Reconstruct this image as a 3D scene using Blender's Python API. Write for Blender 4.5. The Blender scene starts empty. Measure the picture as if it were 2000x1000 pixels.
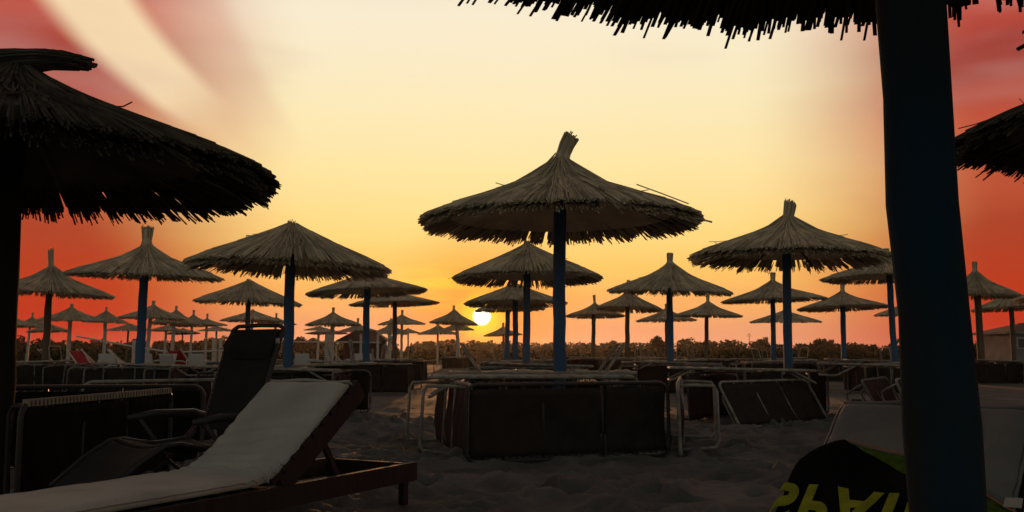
import bpy, math, random
import numpy as np
from mathutils import Vector, Matrix, noise as mnoise
R_ = math.radians
SC = bpy.context.scene
COL = SC.collection

# ---------------------------------------------------------------- camera
F = 1850.0                                   # focal length in pixels of a 2000 px wide frame
EYE = 0.87
PITCH = math.atan(190 / F)
cam_d = bpy.data.cameras.new('camera'); cam = bpy.data.objects.new('camera', cam_d); COL.objects.link(cam)
cam_d.sensor_width = 36; cam_d.lens = 36 * F / 2000; cam_d.clip_start = 0.05; cam_d.clip_end = 3000
cam.location = (0, 0, EYE); cam.rotation_euler = (math.pi / 2 + PITCH, 0, 0)
SC.camera = cam
SC.render.resolution_x = 1024; SC.render.resolution_y = 512
SC.view_settings.view_transform = 'Standard'; SC.view_settings.look = 'None'
SC.view_settings.exposure = 0.0; SC.view_settings.gamma = 1.0

SUN_AZ, SUN_EL = R_(-1.82), R_(2.22)         # azimuth from +Y towards +X
sund = Vector((math.sin(SUN_AZ) * math.cos(SUN_EL), math.cos(SUN_AZ) * math.cos(SUN_EL), math.sin(SUN_EL)))
sl = bpy.data.lights.new('sun', 'SUN'); sl.energy = 3.0; sl.angle = R_(0.6); sl.color = (1.0, 0.42, 0.14)
so = bpy.data.objects.new('sun', sl); COL.objects.link(so)
so.rotation_euler = sund.to_track_quat('Z', 'Y').to_euler()

def lin(c):
    return tuple(((v / 255) / 12.92 if v / 255 <= 0.04045 else ((v / 255 + 0.055) / 1.055) ** 2.4) for v in c[:3]) + (1.0,)

# ---------------------------------------------------------------- sky (world)
W = bpy.data.worlds.new('World'); SC.world = W; W.use_nodes = True
nt = W.node_tree; N = nt.nodes; L = nt.links
for n in list(N): N.remove(n)
def node(t, **k):
    n = N.new(t)
    for a, b in k.items(): setattr(n, a, b)
    return n
def put(sock, v):
    if isinstance(v, bpy.types.NodeSocket): L.new(v, sock)
    else: sock.default_value = v
def mth(op, a, b=0.0, c=0.0, clamp=False):
    n = node('ShaderNodeMath', operation=op, use_clamp=clamp)
    put(n.inputs[0], a); put(n.inputs[1], b); put(n.inputs[2], c); return n.outputs[0]
def smooth(x, a, b, lo=0.0, hi=1.0):
    n = node('ShaderNodeMapRange', interpolation_type='SMOOTHSTEP')
    put(n.inputs['Value'], x); put(n.inputs['From Min'], a); put(n.inputs['From Max'], b)
    put(n.inputs['To Min'], lo); put(n.inputs['To Max'], hi); return n.outputs[0]
def mixc(f, a, b):
    n = node('ShaderNodeMix', data_type='RGBA'); put(n.inputs[0], f); put(n.inputs[6], a); put(n.inputs[7], b); return n.outputs[2]
def ramp(x, stops, mx):
    n = node('ShaderNodeValToRGB'); put(n.inputs[0], mth('DIVIDE', x, mx))
    cr = n.color_ramp
    while len(cr.elements) < len(stops): cr.elements.new(0.5)
    for e, (p, c) in zip(cr.elements, stops): e.position = p / mx; e.color = lin(c)
    return n.outputs[0]
tc = node('ShaderNodeTexCoord'); sx = node('ShaderNodeSeparateXYZ'); L.new(tc.outputs['Generated'], sx.inputs[0])
az = mth('MULTIPLY', mth('ARCTAN2', sx.outputs[0], sx.outputs[1]), 57.2958)
el = mth('MULTIPLY', mth('ARCSINE', sx.outputs[2]), 57.2958)
# cloud noise in direction space, stretched along the horizon
cv = node('ShaderNodeCombineXYZ'); put(cv.inputs[0], mth('MULTIPLY', az, 0.045)); put(cv.inputs[1], mth('MULTIPLY', el, 0.16))
nz = node('ShaderNodeTexNoise'); put(nz.inputs['Vector'], cv.outputs[0]); nz.inputs['Scale'].default_value = 1.0; nz.inputs['Detail'].default_value = 3
nn = mth('SUBTRACT', nz.outputs[0], 0.5)
cv2 = node('ShaderNodeCombineXYZ'); put(cv2.inputs[0], mth('MULTIPLY', az, 0.13)); put(cv2.inputs[1], mth('MULTIPLY', el, 1.1)); put(cv2.inputs[2], 3.3)
nz2 = node('ShaderNodeTexNoise'); put(nz2.inputs['Vector'], cv2.outputs[0]); nz2.inputs['Scale'].default_value = 1.0; nz2.inputs['Detail'].default_value = 4
n2 = mth('SUBTRACT', nz2.outputs[0], 0.5)
elc = mth('MAXIMUM', el, 0.0)
elw = mth('ADD', elc, mth('MULTIPLY', n2, 1.2))
centre = ramp(elw, [(0, (222, 146, 116)), (1.4, (226, 154, 110)), (3.2, (240, 172, 98)), (5.2, (250, 196, 104)), (7.5, (252, 215, 132)),
                    (11, (250, 226, 162)), (15, (248, 232, 186)), (20, (247, 234, 206)), (27, (226, 214, 192)), (40, (132, 118, 112)), (60, (84, 78, 80)), (90, (58, 58, 64))], 90)
edge = ramp(elw, [(0, (194, 60, 48)), (1.6, (188, 46, 32)), (4, (182, 50, 30)), (7, (170, 58, 38)), (9, (184, 74, 48)), (12.5, (190, 78, 56)),
                  (14.5, (172, 62, 48)), (16.5, (162, 48, 40)), (19, (192, 74, 58)), (26, (150, 66, 60)), (40, (80, 58, 70)), (90, (46, 54, 76))], 90)
# the warm red bank of cloud lies to the left and to the right of the bright middle
off = mth('ADD', mth('ABSOLUTE', mth('ADD', az, -0.6)), mth('MULTIPLY', nn, 5.0))
low_l = mth('MULTIPLY', smooth(mth('MULTIPLY', az, -1.0), 8, 22), smooth(el, 14, 1, 0.0, 1.5))
wgt = smooth(mth('ADD', off, low_l), 12.5, 26.5)
col = mixc(wgt, centre, edge)
# light-leak streaks painted into the sky: pale slanting band upper left, red-grey one beside
def band(a0, e0, a1, e1, w0, w1):
    dx, dy = a1 - a0, e1 - e0; ln = math.hypot(dx, dy)
    t = mth('DIVIDE', mth('ADD', mth('MULTIPLY', mth('SUBTRACT', az, a0), dx), mth('MULTIPLY', mth('SUBTRACT', el, e0), dy)), ln * ln)
    s = mth('DIVIDE', mth('SUBTRACT', mth('MULTIPLY', mth('SUBTRACT', az, a0), dy), mth('MULTIPLY', mth('SUBTRACT', el, e0), dx)), ln)
    s = mth('ADD', s, mth('MULTIPLY', mth('POWER', mth('ABSOLUTE', mth('SUBTRACT', t, 0.4)), 2.0), 2.0))
    sa = mth('ABSOLUTE', mth('ADD', s, mth('MULTIPLY', nn, 0.8)))
    w = mth('ADD', w0, mth('MULTIPLY', t, w1 - w0))
    return mth('MULTIPLY', smooth(mth('DIVIDE', sa, w), 1.0, 0.45), smooth(t, 1.25, 0.75))
b2 = band(-21.0, 22.0, -15.5, 12.5, 3.4, 2.2)
col = mixc(mth('MULTIPLY', b2, 0.22), col, lin((196, 104, 92)))
b1 = band(-26.0, 20.5, -19.3, 13.6, 3.0, 1.7)
col = mixc(mth('MULTIPLY', b1, 0.92), col, lin((248, 222, 178)))
b3 = band(29.5, 16.4, 22.5, 14.6, 1.7, 0.8)
col = mixc(mth('MULTIPLY', b3, 0.6), col, lin((150, 38, 30)))
# thin lilac-grey veil high in the middle
veil = mth('MULTIPLY', smooth(nz.outputs[0], 0.5, 0.7), smooth(el, 9, 15))
col = mixc(mth('MULTIPLY', veil, mth('MULTIPLY', smooth(off, 4, 14), 0.30)), col, lin((205, 170, 160)))
# sun glow and yellow streaks near the sun
sv = node('ShaderNodeVectorMath', operation='DOT_PRODUCT'); L.new(tc.outputs['Generated'], sv.inputs[0]); sv.inputs[1].default_value = sund
ang = mth('MULTIPLY', mth('ARCCOSINE', mth('MINIMUM', sv.outputs['Value'], 1.0)), 57.2958)
dsa = mth('SUBTRACT', az, -3.6); dse = mth('SUBTRACT', el, 4.0)
strk = mth('MULTIPLY', smooth(mth('SQRT', mth('ADD', mth('POWER', mth('MULTIPLY', dsa, 0.36), 2.0), mth('POWER', dse, 2.0))), 1.9, 0.2), smooth(nz2.outputs[0], 0.40, 0.62))
col = mixc(mth('MULTIPLY', strk, 0.95), col, lin((255, 232, 90)))
col = mixc(mth('MULTIPLY', smooth(ang, 7.5, 0.5), 0.70), col, lin((255, 140, 40)))
col = mixc(mth('MULTIPLY', smooth(ang, 1.9, 0.5), 1.0), col, lin((255, 214, 60)))
# away from the sunset the dome is dusk-dark
back = smooth(mth('ABSOLUTE', az), 36, 95)
col = mixc(back, col, ramp(elc, [(0, (138, 134, 122)), (20, (114, 115, 108)), (60, (76, 78, 76)), (90, (60, 62, 64))], 90))
below = smooth(el, -0.3, -1.5)
col = mixc(below, col, (0.01, 0.01, 0.012, 1))
disc = smooth(ang, 0.60, 0.40)
col = mixc(disc, col, (3.4, 3.1, 2.2, 1))
bg1 = node('ShaderNodeBackground'); L.new(col, bg1.inputs[0]); bg1.inputs[1].default_value = 1.0
sky = node('ShaderNodeTexSky', sky_type='NISHITA'); sky.sun_disc = False; sky.sun_elevation = SUN_EL; sky.sun_rotation = SUN_AZ
sky.air_density = 1.5; sky.dust_density = 2.0
bg2 = node('ShaderNodeBackground'); L.new(sky.outputs[0], bg2.inputs[0]); bg2.inputs[1].default_value = 0.008
add = node('ShaderNodeAddShader'); L.new(bg1.outputs[0], add.inputs[0]); L.new(bg2.outputs[0], add.inputs[1])
ow = node('ShaderNodeOutputWorld'); L.new(add.outputs[0], ow.inputs[0])

# ---------------------------------------------------------------- materials
def mat(name, c, rough=0.8, noise=None, scale=8.0, isl=0.0, metal=0.0, bump=0.0, bscale=None, stretch=None, spec=0.3, trans=None):
    m = bpy.data.materials.new(name); m.use_nodes = True
    t = m.node_tree; b = t.nodes['Principled BSDF']
    b.inputs['Roughness'].default_value = rough; b.inputs['Metallic'].default_value = metal
    b.inputs['Specular IOR Level'].default_value = spec
    colr = None
    tcn = t.nodes.new('ShaderNodeTexCoord'); mp = t.nodes.new('ShaderNodeMapping'); t.links.new(tcn.outputs['Object'], mp.inputs[0])
    if stretch: mp.inputs['Scale'].default_value = stretch
    if noise:
        nz = t.nodes.new('ShaderNodeTexNoise'); nz.inputs['Scale'].default_value = scale; nz.inputs['Detail'].default_value = 6
        t.links.new(mp.outputs[0], nz.inputs['Vector'])
        mr = t.nodes.new('ShaderNodeMapRange'); mr.inputs[1].default_value = 0.35; mr.inputs[2].default_value = 0.65
        t.links.new(nz.outputs[0], mr.inputs[0])
        mx = t.nodes.new('ShaderNodeMix'); mx.data_type = 'RGBA'
        mx.inputs[6].default_value = (*c, 1); mx.inputs[7].default_value = (*noise, 1)
        t.links.new(mr.outputs[0], mx.inputs[0]); colr = mx.outputs[2]
    if isl:
        g = t.nodes.new('ShaderNodeNewGeometry'); mr = t.nodes.new('ShaderNodeMapRange')
        mr.inputs[3].default_value = 1 - isl; mr.inputs[4].default_value = 1 + isl
        t.links.new(g.outputs['Random Per Island'], mr.inputs[0])
        vm = t.nodes.new('ShaderNodeVectorMath'); vm.operation = 'SCALE'
        if colr: t.links.new(colr, vm.inputs[0])
        else: vm.inputs[0].default_value = c
        t.links.new(mr.outputs[0], vm.inputs['Scale']); colr = vm.outputs[0]
    if colr: t.links.new(colr, b.inputs['Base Color'])
    else: b.inputs['Base Color'].default_value = (*c, 1)
    if bump:
        nb = t.nodes.new('ShaderNodeTexNoise'); nb.inputs['Scale'].default_value = bscale or scale * 4; nb.inputs['Detail'].default_value = 8
        t.links.new(mp.outputs[0], nb.inputs['Vector'])
        bp = t.nodes.new('ShaderNodeBump'); bp.inputs['Strength'].default_value = bump; bp.inputs['Distance'].default_value = 0.02
        t.links.new(nb.outputs[0], bp.inputs['Height']); t.links.new(bp.outputs[0], b.inputs['Normal'])
    return m
M = {}
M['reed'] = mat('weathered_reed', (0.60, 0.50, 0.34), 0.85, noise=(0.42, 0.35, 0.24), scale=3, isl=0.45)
M['shadereed'] = mat('reed_with_painted_shade', (0.10, 0.082, 0.06), 0.95, noise=(0.06, 0.05, 0.04), scale=3, isl=0.5, spec=0.05)  # same reed, with the shade on the near canopies put into its colour
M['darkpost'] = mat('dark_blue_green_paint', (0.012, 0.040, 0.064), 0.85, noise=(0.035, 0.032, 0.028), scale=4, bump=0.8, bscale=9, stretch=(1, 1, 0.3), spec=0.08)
M['blackwood'] = mat('near_black_wood', (0.02, 0.018, 0.016), 0.9, noise=(0.03, 0.025, 0.02), scale=5, bump=0.5, stretch=(1, 1, 0.2), spec=0.05)  # very dark brown wood of the pole at the left edge
M['sand'] = mat('dark_sand', (0.17, 0.162, 0.147), 0.95, noise=(0.09, 0.087, 0.08), scale=1.3, bump=0.9, bscale=14, spec=0.1)
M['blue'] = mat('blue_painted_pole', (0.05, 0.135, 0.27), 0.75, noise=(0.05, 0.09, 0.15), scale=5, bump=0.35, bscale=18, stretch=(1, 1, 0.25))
M['bare'] = mat('bare_wood_pole', (0.16, 0.12, 0.085), 0.85, noise=(0.09, 0.07, 0.05), scale=6, bump=0.4, stretch=(1, 1, 0.2))
M['whitepole'] = mat('white_painted_pole', (0.62, 0.60, 0.52), 0.6, noise=(0.48, 0.45, 0.38), scale=6)
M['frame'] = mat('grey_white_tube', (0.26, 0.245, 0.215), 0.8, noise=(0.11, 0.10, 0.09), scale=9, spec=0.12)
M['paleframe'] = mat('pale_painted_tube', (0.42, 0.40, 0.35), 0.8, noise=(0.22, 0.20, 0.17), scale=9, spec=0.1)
M['blacktex'] = mat('black_textile', (0.010, 0.009, 0.008), 0.95, noise=(0.016, 0.014, 0.012), scale=4, spec=0.05)
M['darkframe'] = mat('dark_tube', (0.045, 0.04, 0.038), 0.45)
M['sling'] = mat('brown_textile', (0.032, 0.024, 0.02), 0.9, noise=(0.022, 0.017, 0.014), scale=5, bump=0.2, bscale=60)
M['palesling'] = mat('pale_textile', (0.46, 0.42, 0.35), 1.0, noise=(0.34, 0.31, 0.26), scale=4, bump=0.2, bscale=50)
M['strap'] = mat('cream_strap', (0.34, 0.32, 0.25), 0.8, noise=(0.24, 0.23, 0.18), scale=9)
M['blacksling'] = mat('black_mesh_textile', (0.028, 0.027, 0.026), 0.85, noise=(0.02, 0.019, 0.019), scale=7, bump=0.3, bscale=120)
M['wood'] = mat('dark_varnished_wood', (0.030, 0.021, 0.015), 0.65, noise=(0.018, 0.012, 0.009), scale=4, stretch=(6, 6, 0.8), bump=0.2)
M['cushion'] = mat('off_white_cushion', (0.53, 0.51, 0.44), 0.95, noise=(0.42, 0.40, 0.35), scale=3, bump=0.25, bscale=35)
M['cushion2'] = mat('grey_cushion', (0.25, 0.25, 0.235), 0.95, noise=(0.19, 0.19, 0.18), scale=4, bump=0.3, bscale=35)
M['towel'] = mat('black_towel', (0.012, 0.011, 0.012), 1.0, noise=(0.02, 0.018, 0.018), scale=6, bump=0.6, bscale=160, spec=0.0)
M['lime'] = mat('lime_green_print', (0.46, 0.47, 0.045), 1.0, noise=(0.32, 0.34, 0.04), scale=20, bump=0.5, bscale=150, spec=0.0)
M['green'] = mat('green_towel_edge', (0.11, 0.18, 0.03), 1.0, noise=(0.07, 0.12, 0.02), scale=25, bump=0.5, bscale=150, spec=0.0)
M['orange'] = mat('orange_piping', (0.5, 0.2, 0.08), 0.8)
M['leaf'] = mat('far_foliage', (0.012, 0.034, 0.020), 0.95, noise=(0.008, 0.022, 0.014), scale=0.25, isl=0.35, spec=0.1)
M['dryleaf'] = mat('rusty_foliage', (0.06, 0.035, 0.02), 0.9, isl=0.3, spec=0.1)
M['bark'] = mat('bark', (0.08, 0.06, 0.045), 0.9)
M['field'] = mat('scrubby_field', (0.028, 0.036, 0.022), 1.0, noise=(0.04, 0.04, 0.028), scale=0.08, spec=0.0)
M['red'] = mat('red_textile', (0.45, 0.03, 0.03), 0.8, noise=(0.3, 0.02, 0.02), scale=6)
M['plaster'] = mat('pale_plaster', (0.26, 0.25, 0.23), 0.9, noise=(0.18, 0.17, 0.16), scale=1.5)
M['roof'] = mat('brown_roof', (0.16, 0.09, 0.06), 0.85, noise=(0.1, 0.06, 0.04), scale=3)
M['glass'] = mat('dark_window', (0.03, 0.03, 0.035), 0.15, spec=0.5)
M['white'] = mat('white_plastic', (0.5, 0.49, 0.45), 0.45)
M['rope'] = mat('white_rope', (0.62, 0.6, 0.54), 0.8)

# ---------------------------------------------------------------- mesh helpers
class MB:
    def __init__(s): s.v = []; s.f = []
    def box(s, c, d, rot=None):
        c = Vector(c); b = len(s.v); hx, hy, hz = d[0] / 2, d[1] / 2, d[2] / 2
        for z in (-hz, hz):
            for x, y in ((-hx, -hy), (hx, -hy), (hx, hy), (-hx, hy)):
                p = Vector((x, y, z))
                if rot: p = rot @ p
                s.v.append(tuple(c + p))
        s.f += [(b, b+3, b+2, b+1), (b+4, b+5, b+6, b+7)] + [(b+i, b+(i+1) % 4, b+4+(i+1) % 4, b+4+i) for i in range(4)]
    def bar(s, p, q, w, h):                       # box from p to q, width w (sideways) and height h
        p, q = Vector(p), Vector(q); d = q - p; x = d.normalized()
        up = Vector((0, 0, 1)) if abs(x.z) < 0.95 else Vector((0, 1, 0))
        y = up.cross(x).normalized(); z = x.cross(y)
        s.box((p + q) / 2, (d.length, w, h), Matrix((x, y, z)).transposed())
    def tube(s, pts, r, n=8, cap=True):
        pts = [Vector(p) for p in pts]; k = len(pts)
        rr = r if isinstance(r, (list, tuple)) else [r] * k
        b = len(s.v); ref = None
        for i, p in enumerate(pts):
            t = (pts[min(i+1, k-1)] - pts[max(i-1, 0)]).normalized()
            if ref is None: ref = Vector((0, 0, 1)) if abs(t.z) < 0.9 else Vector((1, 0, 0))
            x = (ref - t * ref.dot(t)).normalized(); ref = x; y = t.cross(x)
            for j in range(n):
                a = 2 * math.pi * j / n
                s.v.append(tuple(p + (x * math.cos(a) + y * math.sin(a)) * rr[i]))
        for i in range(k - 1):
            for j in range(n):
                s.f.append((b+i*n+j, b+i*n+(j+1) % n, b+(i+1)*n+(j+1) % n, b+(i+1)*n+j))
        if cap:
            s.f.append(tuple(b + j for j in range(n))[::-1]); s.f.append(tuple(b + (k-1)*n + j for j in range(n)))
    def grid(s, fn, nu, nv):
        b = len(s.v)
        for i in range(nu + 1):
            for j in range(nv + 1): s.v.append(tuple(fn(i / nu, j / nv)))
        for i in range(nu):
            for j in range(nv):
                a = b + i*(nv+1) + j; s.f.append((a, a+nv+1, a+nv+2, a+1))
    def slab(s, fn, nu, nv):                      # closed thick sheet: fn(u, v, side) with side 0 (top) / 1 (bottom)
        b = len(s.v); w = nv + 1
        for sd in (0, 1):
            for i in range(nu + 1):
                for j in range(nv + 1): s.v.append(tuple(fn(i / nu, j / nv, sd)))
        o = (nu + 1) * w
        for i in range(nu):
            for j in range(nv):
                a = b + i*w + j; s.f.append((a, a+w, a+w+1, a+1)); s.f.append((a+o, a+o+1, a+o+w+1, a+o+w))
        for i in range(nu):
            a = b + i*w; s.f.append((a, a+o, a+o+w, a+w)); a += nv; s.f.append((a, a+w, a+o+w, a+o))
        for j in range(nv):
            a = b + j; s.f.append((a, a+1, a+o+1, a+o)); a = b + nu*w + j; s.f.append((a, a+o, a+o+1, a+1))
    def mesh(s, name, m, smooth=False):
        me = bpy.data.meshes.new(name); me.from_pydata(s.v, [], s.f); me.materials.append(m); me.update()
        if smooth: me.polygons.foreach_set('use_smooth', [True] * len(me.polygons))
        return me
    def obj(s, name, m, parent=None, smooth=False):
        return link(name, s.mesh(name, m, smooth), parent)
def link(name, me, parent=None):
    o = bpy.data.objects.new(name, me); COL.objects.link(o)
    if parent: o.parent = parent
    return o
def tag(o, label=None, cat=None, group=None, kind=None):
    if label: o['label'] = label
    if cat: o['category'] = cat
    if group: o['group'] = group
    if kind: o['kind'] = kind
    return o
def thing(name, label, cat, loc=(0, 0, 0), rz=0.0, group=None):
    o = link(name, None); o.location = loc; o.rotation_euler = (0, 0, rz); return tag(o, label, cat, group)
def copy_tree(o, parent=None):
    c = o.copy(); COL.objects.link(c); c.parent = parent
    for ch in list(o.children): copy_tree(ch, c)
    return c
def P(u, v, y):                                   # world point seen at pixel (u, v) of the photo, y metres ahead
    d = Vector((u - 1000, F * math.cos(PITCH) - (500 - v) * math.sin(PITCH), F * math.sin(PITCH) + (500 - v) * math.cos(PITCH)))
    return Vector((0, 0, EYE)) + d * (y / d.y)

# ---------------------------------------------------------------- ground
rng = np.random.default_rng(7)
def vnoise(x, y, seed):
    r = np.random.default_rng(seed).random((256, 256))
    xi = np.floor(x).astype(int); yi = np.floor(y).astype(int); fx = x - xi; fy = y - yi
    fx = fx*fx*(3-2*fx); fy = fy*fy*(3-2*fy)
    g = lambda a, b: r[a % 256, b % 256]
    return (g(xi, yi)*(1-fx) + g(xi+1, yi)*fx)*(1-fy) + (g(xi, yi+1)*(1-fx) + g(xi+1, yi+1)*fx)*fy - 0.5
def spread(lo, hi, step, far_lo, far_hi, grow=1.12):
    a = list(np.arange(lo, hi + 1e-6, step)); s = step
    while a[-1] < far_hi: s *= grow; a.append(a[-1] + s)
    s = step
    while a[0] > far_lo: s *= grow; a.insert(0, a[0] - s)
    return np.array(a)
gx = spread(-3.0, 4.6, 0.035, -900, 900); gy = spread(2.6, 12.0, 0.04, -60, 900)
X, Y = np.meshgrid(gx, gy, indexing='ij')
near = np.clip(1 - (np.hypot(X, Y - 6) - 14) / 20, 0, 1)
Z = (0.05 * vnoise(X*2.1, Y*2.1, 1) + 0.035 * vnoise(X*5.2+9, Y*4.4, 2) + 0.014 * vnoise(X*13, Y*12, 3)) * near + 0.07 * vnoise(X*0.35, Y*0.35, 4) * near
for k in range(1100):
    px, py = rng.uniform(-3, 5), rng.uniform(2.6, 14); a = rng.uniform(0, math.pi); r1, r2 = rng.uniform(0.08, 0.15), rng.uniform(0.045, 0.07)
    ix0, ix1 = np.searchsorted(gx, [px - .45, px + .45]); iy0, iy1 = np.searchsorted(gy, [py - .45, py + .45])
    if ix1 <= ix0 or iy1 <= iy0: continue
    xx = X[ix0:ix1, iy0:iy1] - px; yy = Y[ix0:ix1, iy0:iy1] - py
    q = ((xx*math.cos(a) + yy*math.sin(a))/r1)**2 + ((-xx*math.sin(a) + yy*math.cos(a))/r2)**2
    Z[ix0:ix1, iy0:iy1] += rng.uniform(0.03, 0.07) * (-np.exp(-q) + 0.55*np.exp(-((np.sqrt(q) - 1.7)**2)*3))
nx, ny = X.shape
vs = np.stack([X.ravel(), Y.ravel(), Z.ravel()], 1)
idx = np.arange(nx*ny).reshape(nx, ny)
fs = np.stack([idx[:-1, :-1].ravel(), idx[1:, :-1].ravel(), idx[1:, 1:].ravel(), idx[:-1, 1:].ravel()], 1)
me = bpy.data.meshes.new('sand'); me.from_pydata(vs.tolist(), [], fs.tolist()); me.materials.append(M['sand'])
me.polygons.foreach_set('use_smooth', [True] * len(me.polygons))
tag(link('sand', me), kind='structure', label='dark trampled beach sand')
b = MB(); b.grid(lambda u, v: (-880 + 1760*u, 75 + 800*v + 6*math.sin(u*37), 0.004 + 0.12*min(1, v*8)), 60, 12)
tag(b.obj('field', M['field']), kind='structure', label='dark scrubby field behind the beach')

# ---------------------------------------------------------------- far vegetation
random.seed(11)
def leafy(b, c, r, n, s, flat=0.75):
    for _ in range(n):
        while True:
            p = Vector((random.uniform(-1, 1), random.uniform(-1, 1), random.uniform(-1, 1)))
            if 0.15 < p.length < 1: break
        p = Vector((p.x * r, p.y * r, p.z * r * flat)) + Vector(c)
        a = Vector((random.gauss(0, 1), random.gauss(0, 1), random.gauss(0, 1))).normalized(); q = a.orthogonal().normalized(); w = a.cross(q)
        k = len(b.v); ss = s * random.uniform(0.6, 1.4)
        b.v += [tuple(p + q*ss), tuple(p - q*ss*0.5 + w*ss*0.8), tuple(p - q*ss*0.5 - w*ss*0.8)]; b.f.append((k, k+1, k+2))
b = MB(); x = -260.0
while x < 260:
    y = 290 + random.uniform(-30, 40); dist = y / 300
    lift = 0.2 + 0.9 * max(0, min(1, (-x - 20) / 60))
    h = random.uniform(2.2, 3.6) * (1 + 0.35 * (random.random() < 0.15)) + lift
    r = random.uniform(1.4, 2.6)
    leafy(b, (x, y, h - r*0.7), r, 230, 0.42); leafy(b, (x + random.uniform(-1, 1), y + 2, h * 0.45), r * 1.4, 260, 0.55, 1.0)
    if random.random() < 0.5: leafy(b, (x + r*0.6, y, h + random.uniform(0.1, 0.7)), r*0.45, 45, 0.3)
    x += random.uniform(1.1, 2.8)
tag(b.obj('distant_wood', M['leaf']), 'dark green line of trees along the horizon', 'wood', kind='stuff')
b = MB()
for i in range(620):
    x = random.uniform(-150, 150); y = random.uniform(120, 230); leafy(b, (x, y, 0.5), random.uniform(1.2, 2.8), 60, 0.45, 0.35)
tag(b.obj('low_scrub', M['leaf']), 'low dark scrub between the beach and the far trees', 'scrub', kind='stuff')
def tree(name, label, u, vtop, y, r, m, n=700):
    top = P(u, vtop, y); t = thing(name, label, 'tree', (top.x, y, 0))
    h = top.z
    tr = MB(); tr.tube([(0, 0, 0), (0.1, 0, h*0.4), (0, 0.1, h*0.8)], [0.28, 0.2, 0.08], 7)
    for a in range(4): tr.tube([(0, 0, h*0.4), (math.cos(a*1.6)*r*0.6, math.sin(a*1.6)*r*0.6, h*0.72)], [0.1, 0.03], 5)
    tr.obj('trunk', M['bark'], t)
    cr = MB()
    for k in range(6): leafy(cr, (random.uniform(-.5, .5)*r, random.uniform(-.5, .5)*r, h - r*0.7 - random.uniform(0, 0.8)*r), r*random.uniform(.45, .7), n // 6, 0.22, 0.9)
    leafy(cr, (0, 0, h - r*0.45), r*0.5, n // 5, 0.2)
    cr.obj('crown', m, t)
tree('round_tree', 'rust brown round tree rising above the tree line beside a blue pole', 1284, 655, 160, 1.5, M['dryleaf'])
tree('round_tree', 'small dark tree on the horizon just left of the white rail', 588, 655, 190, 1.7, M['leaf'])
tree('round_tree', 'low bushy tree on the horizon between the white rail and the tall blue pole', 612, 658, 190, 2.0, M['leaf'])
tree('round_tree', 'dark bushy tree beside the pale house at the right edge', 1925, 672, 70, 1.2, M['leaf'])
q = P(1463, 650, 300); b = MB(); b.tube([(0, 0, 0), (0, 0, q.z)], [0.16, 0.07], 6); b.bar((-0.8, 0, q.z*0.86), (0.8, 0, q.z*0.86), 0.1, 0.1); b.bar((-0.5, 0, q.z*0.93), (0.5, 0, q.z*0.93), 0.1, 0.1)
mm = b.obj('radio_mast', M['bark']); mm.location = (q.x, 300, 0); tag(mm, 'thin mast poking above the tree line', 'mast')

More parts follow.
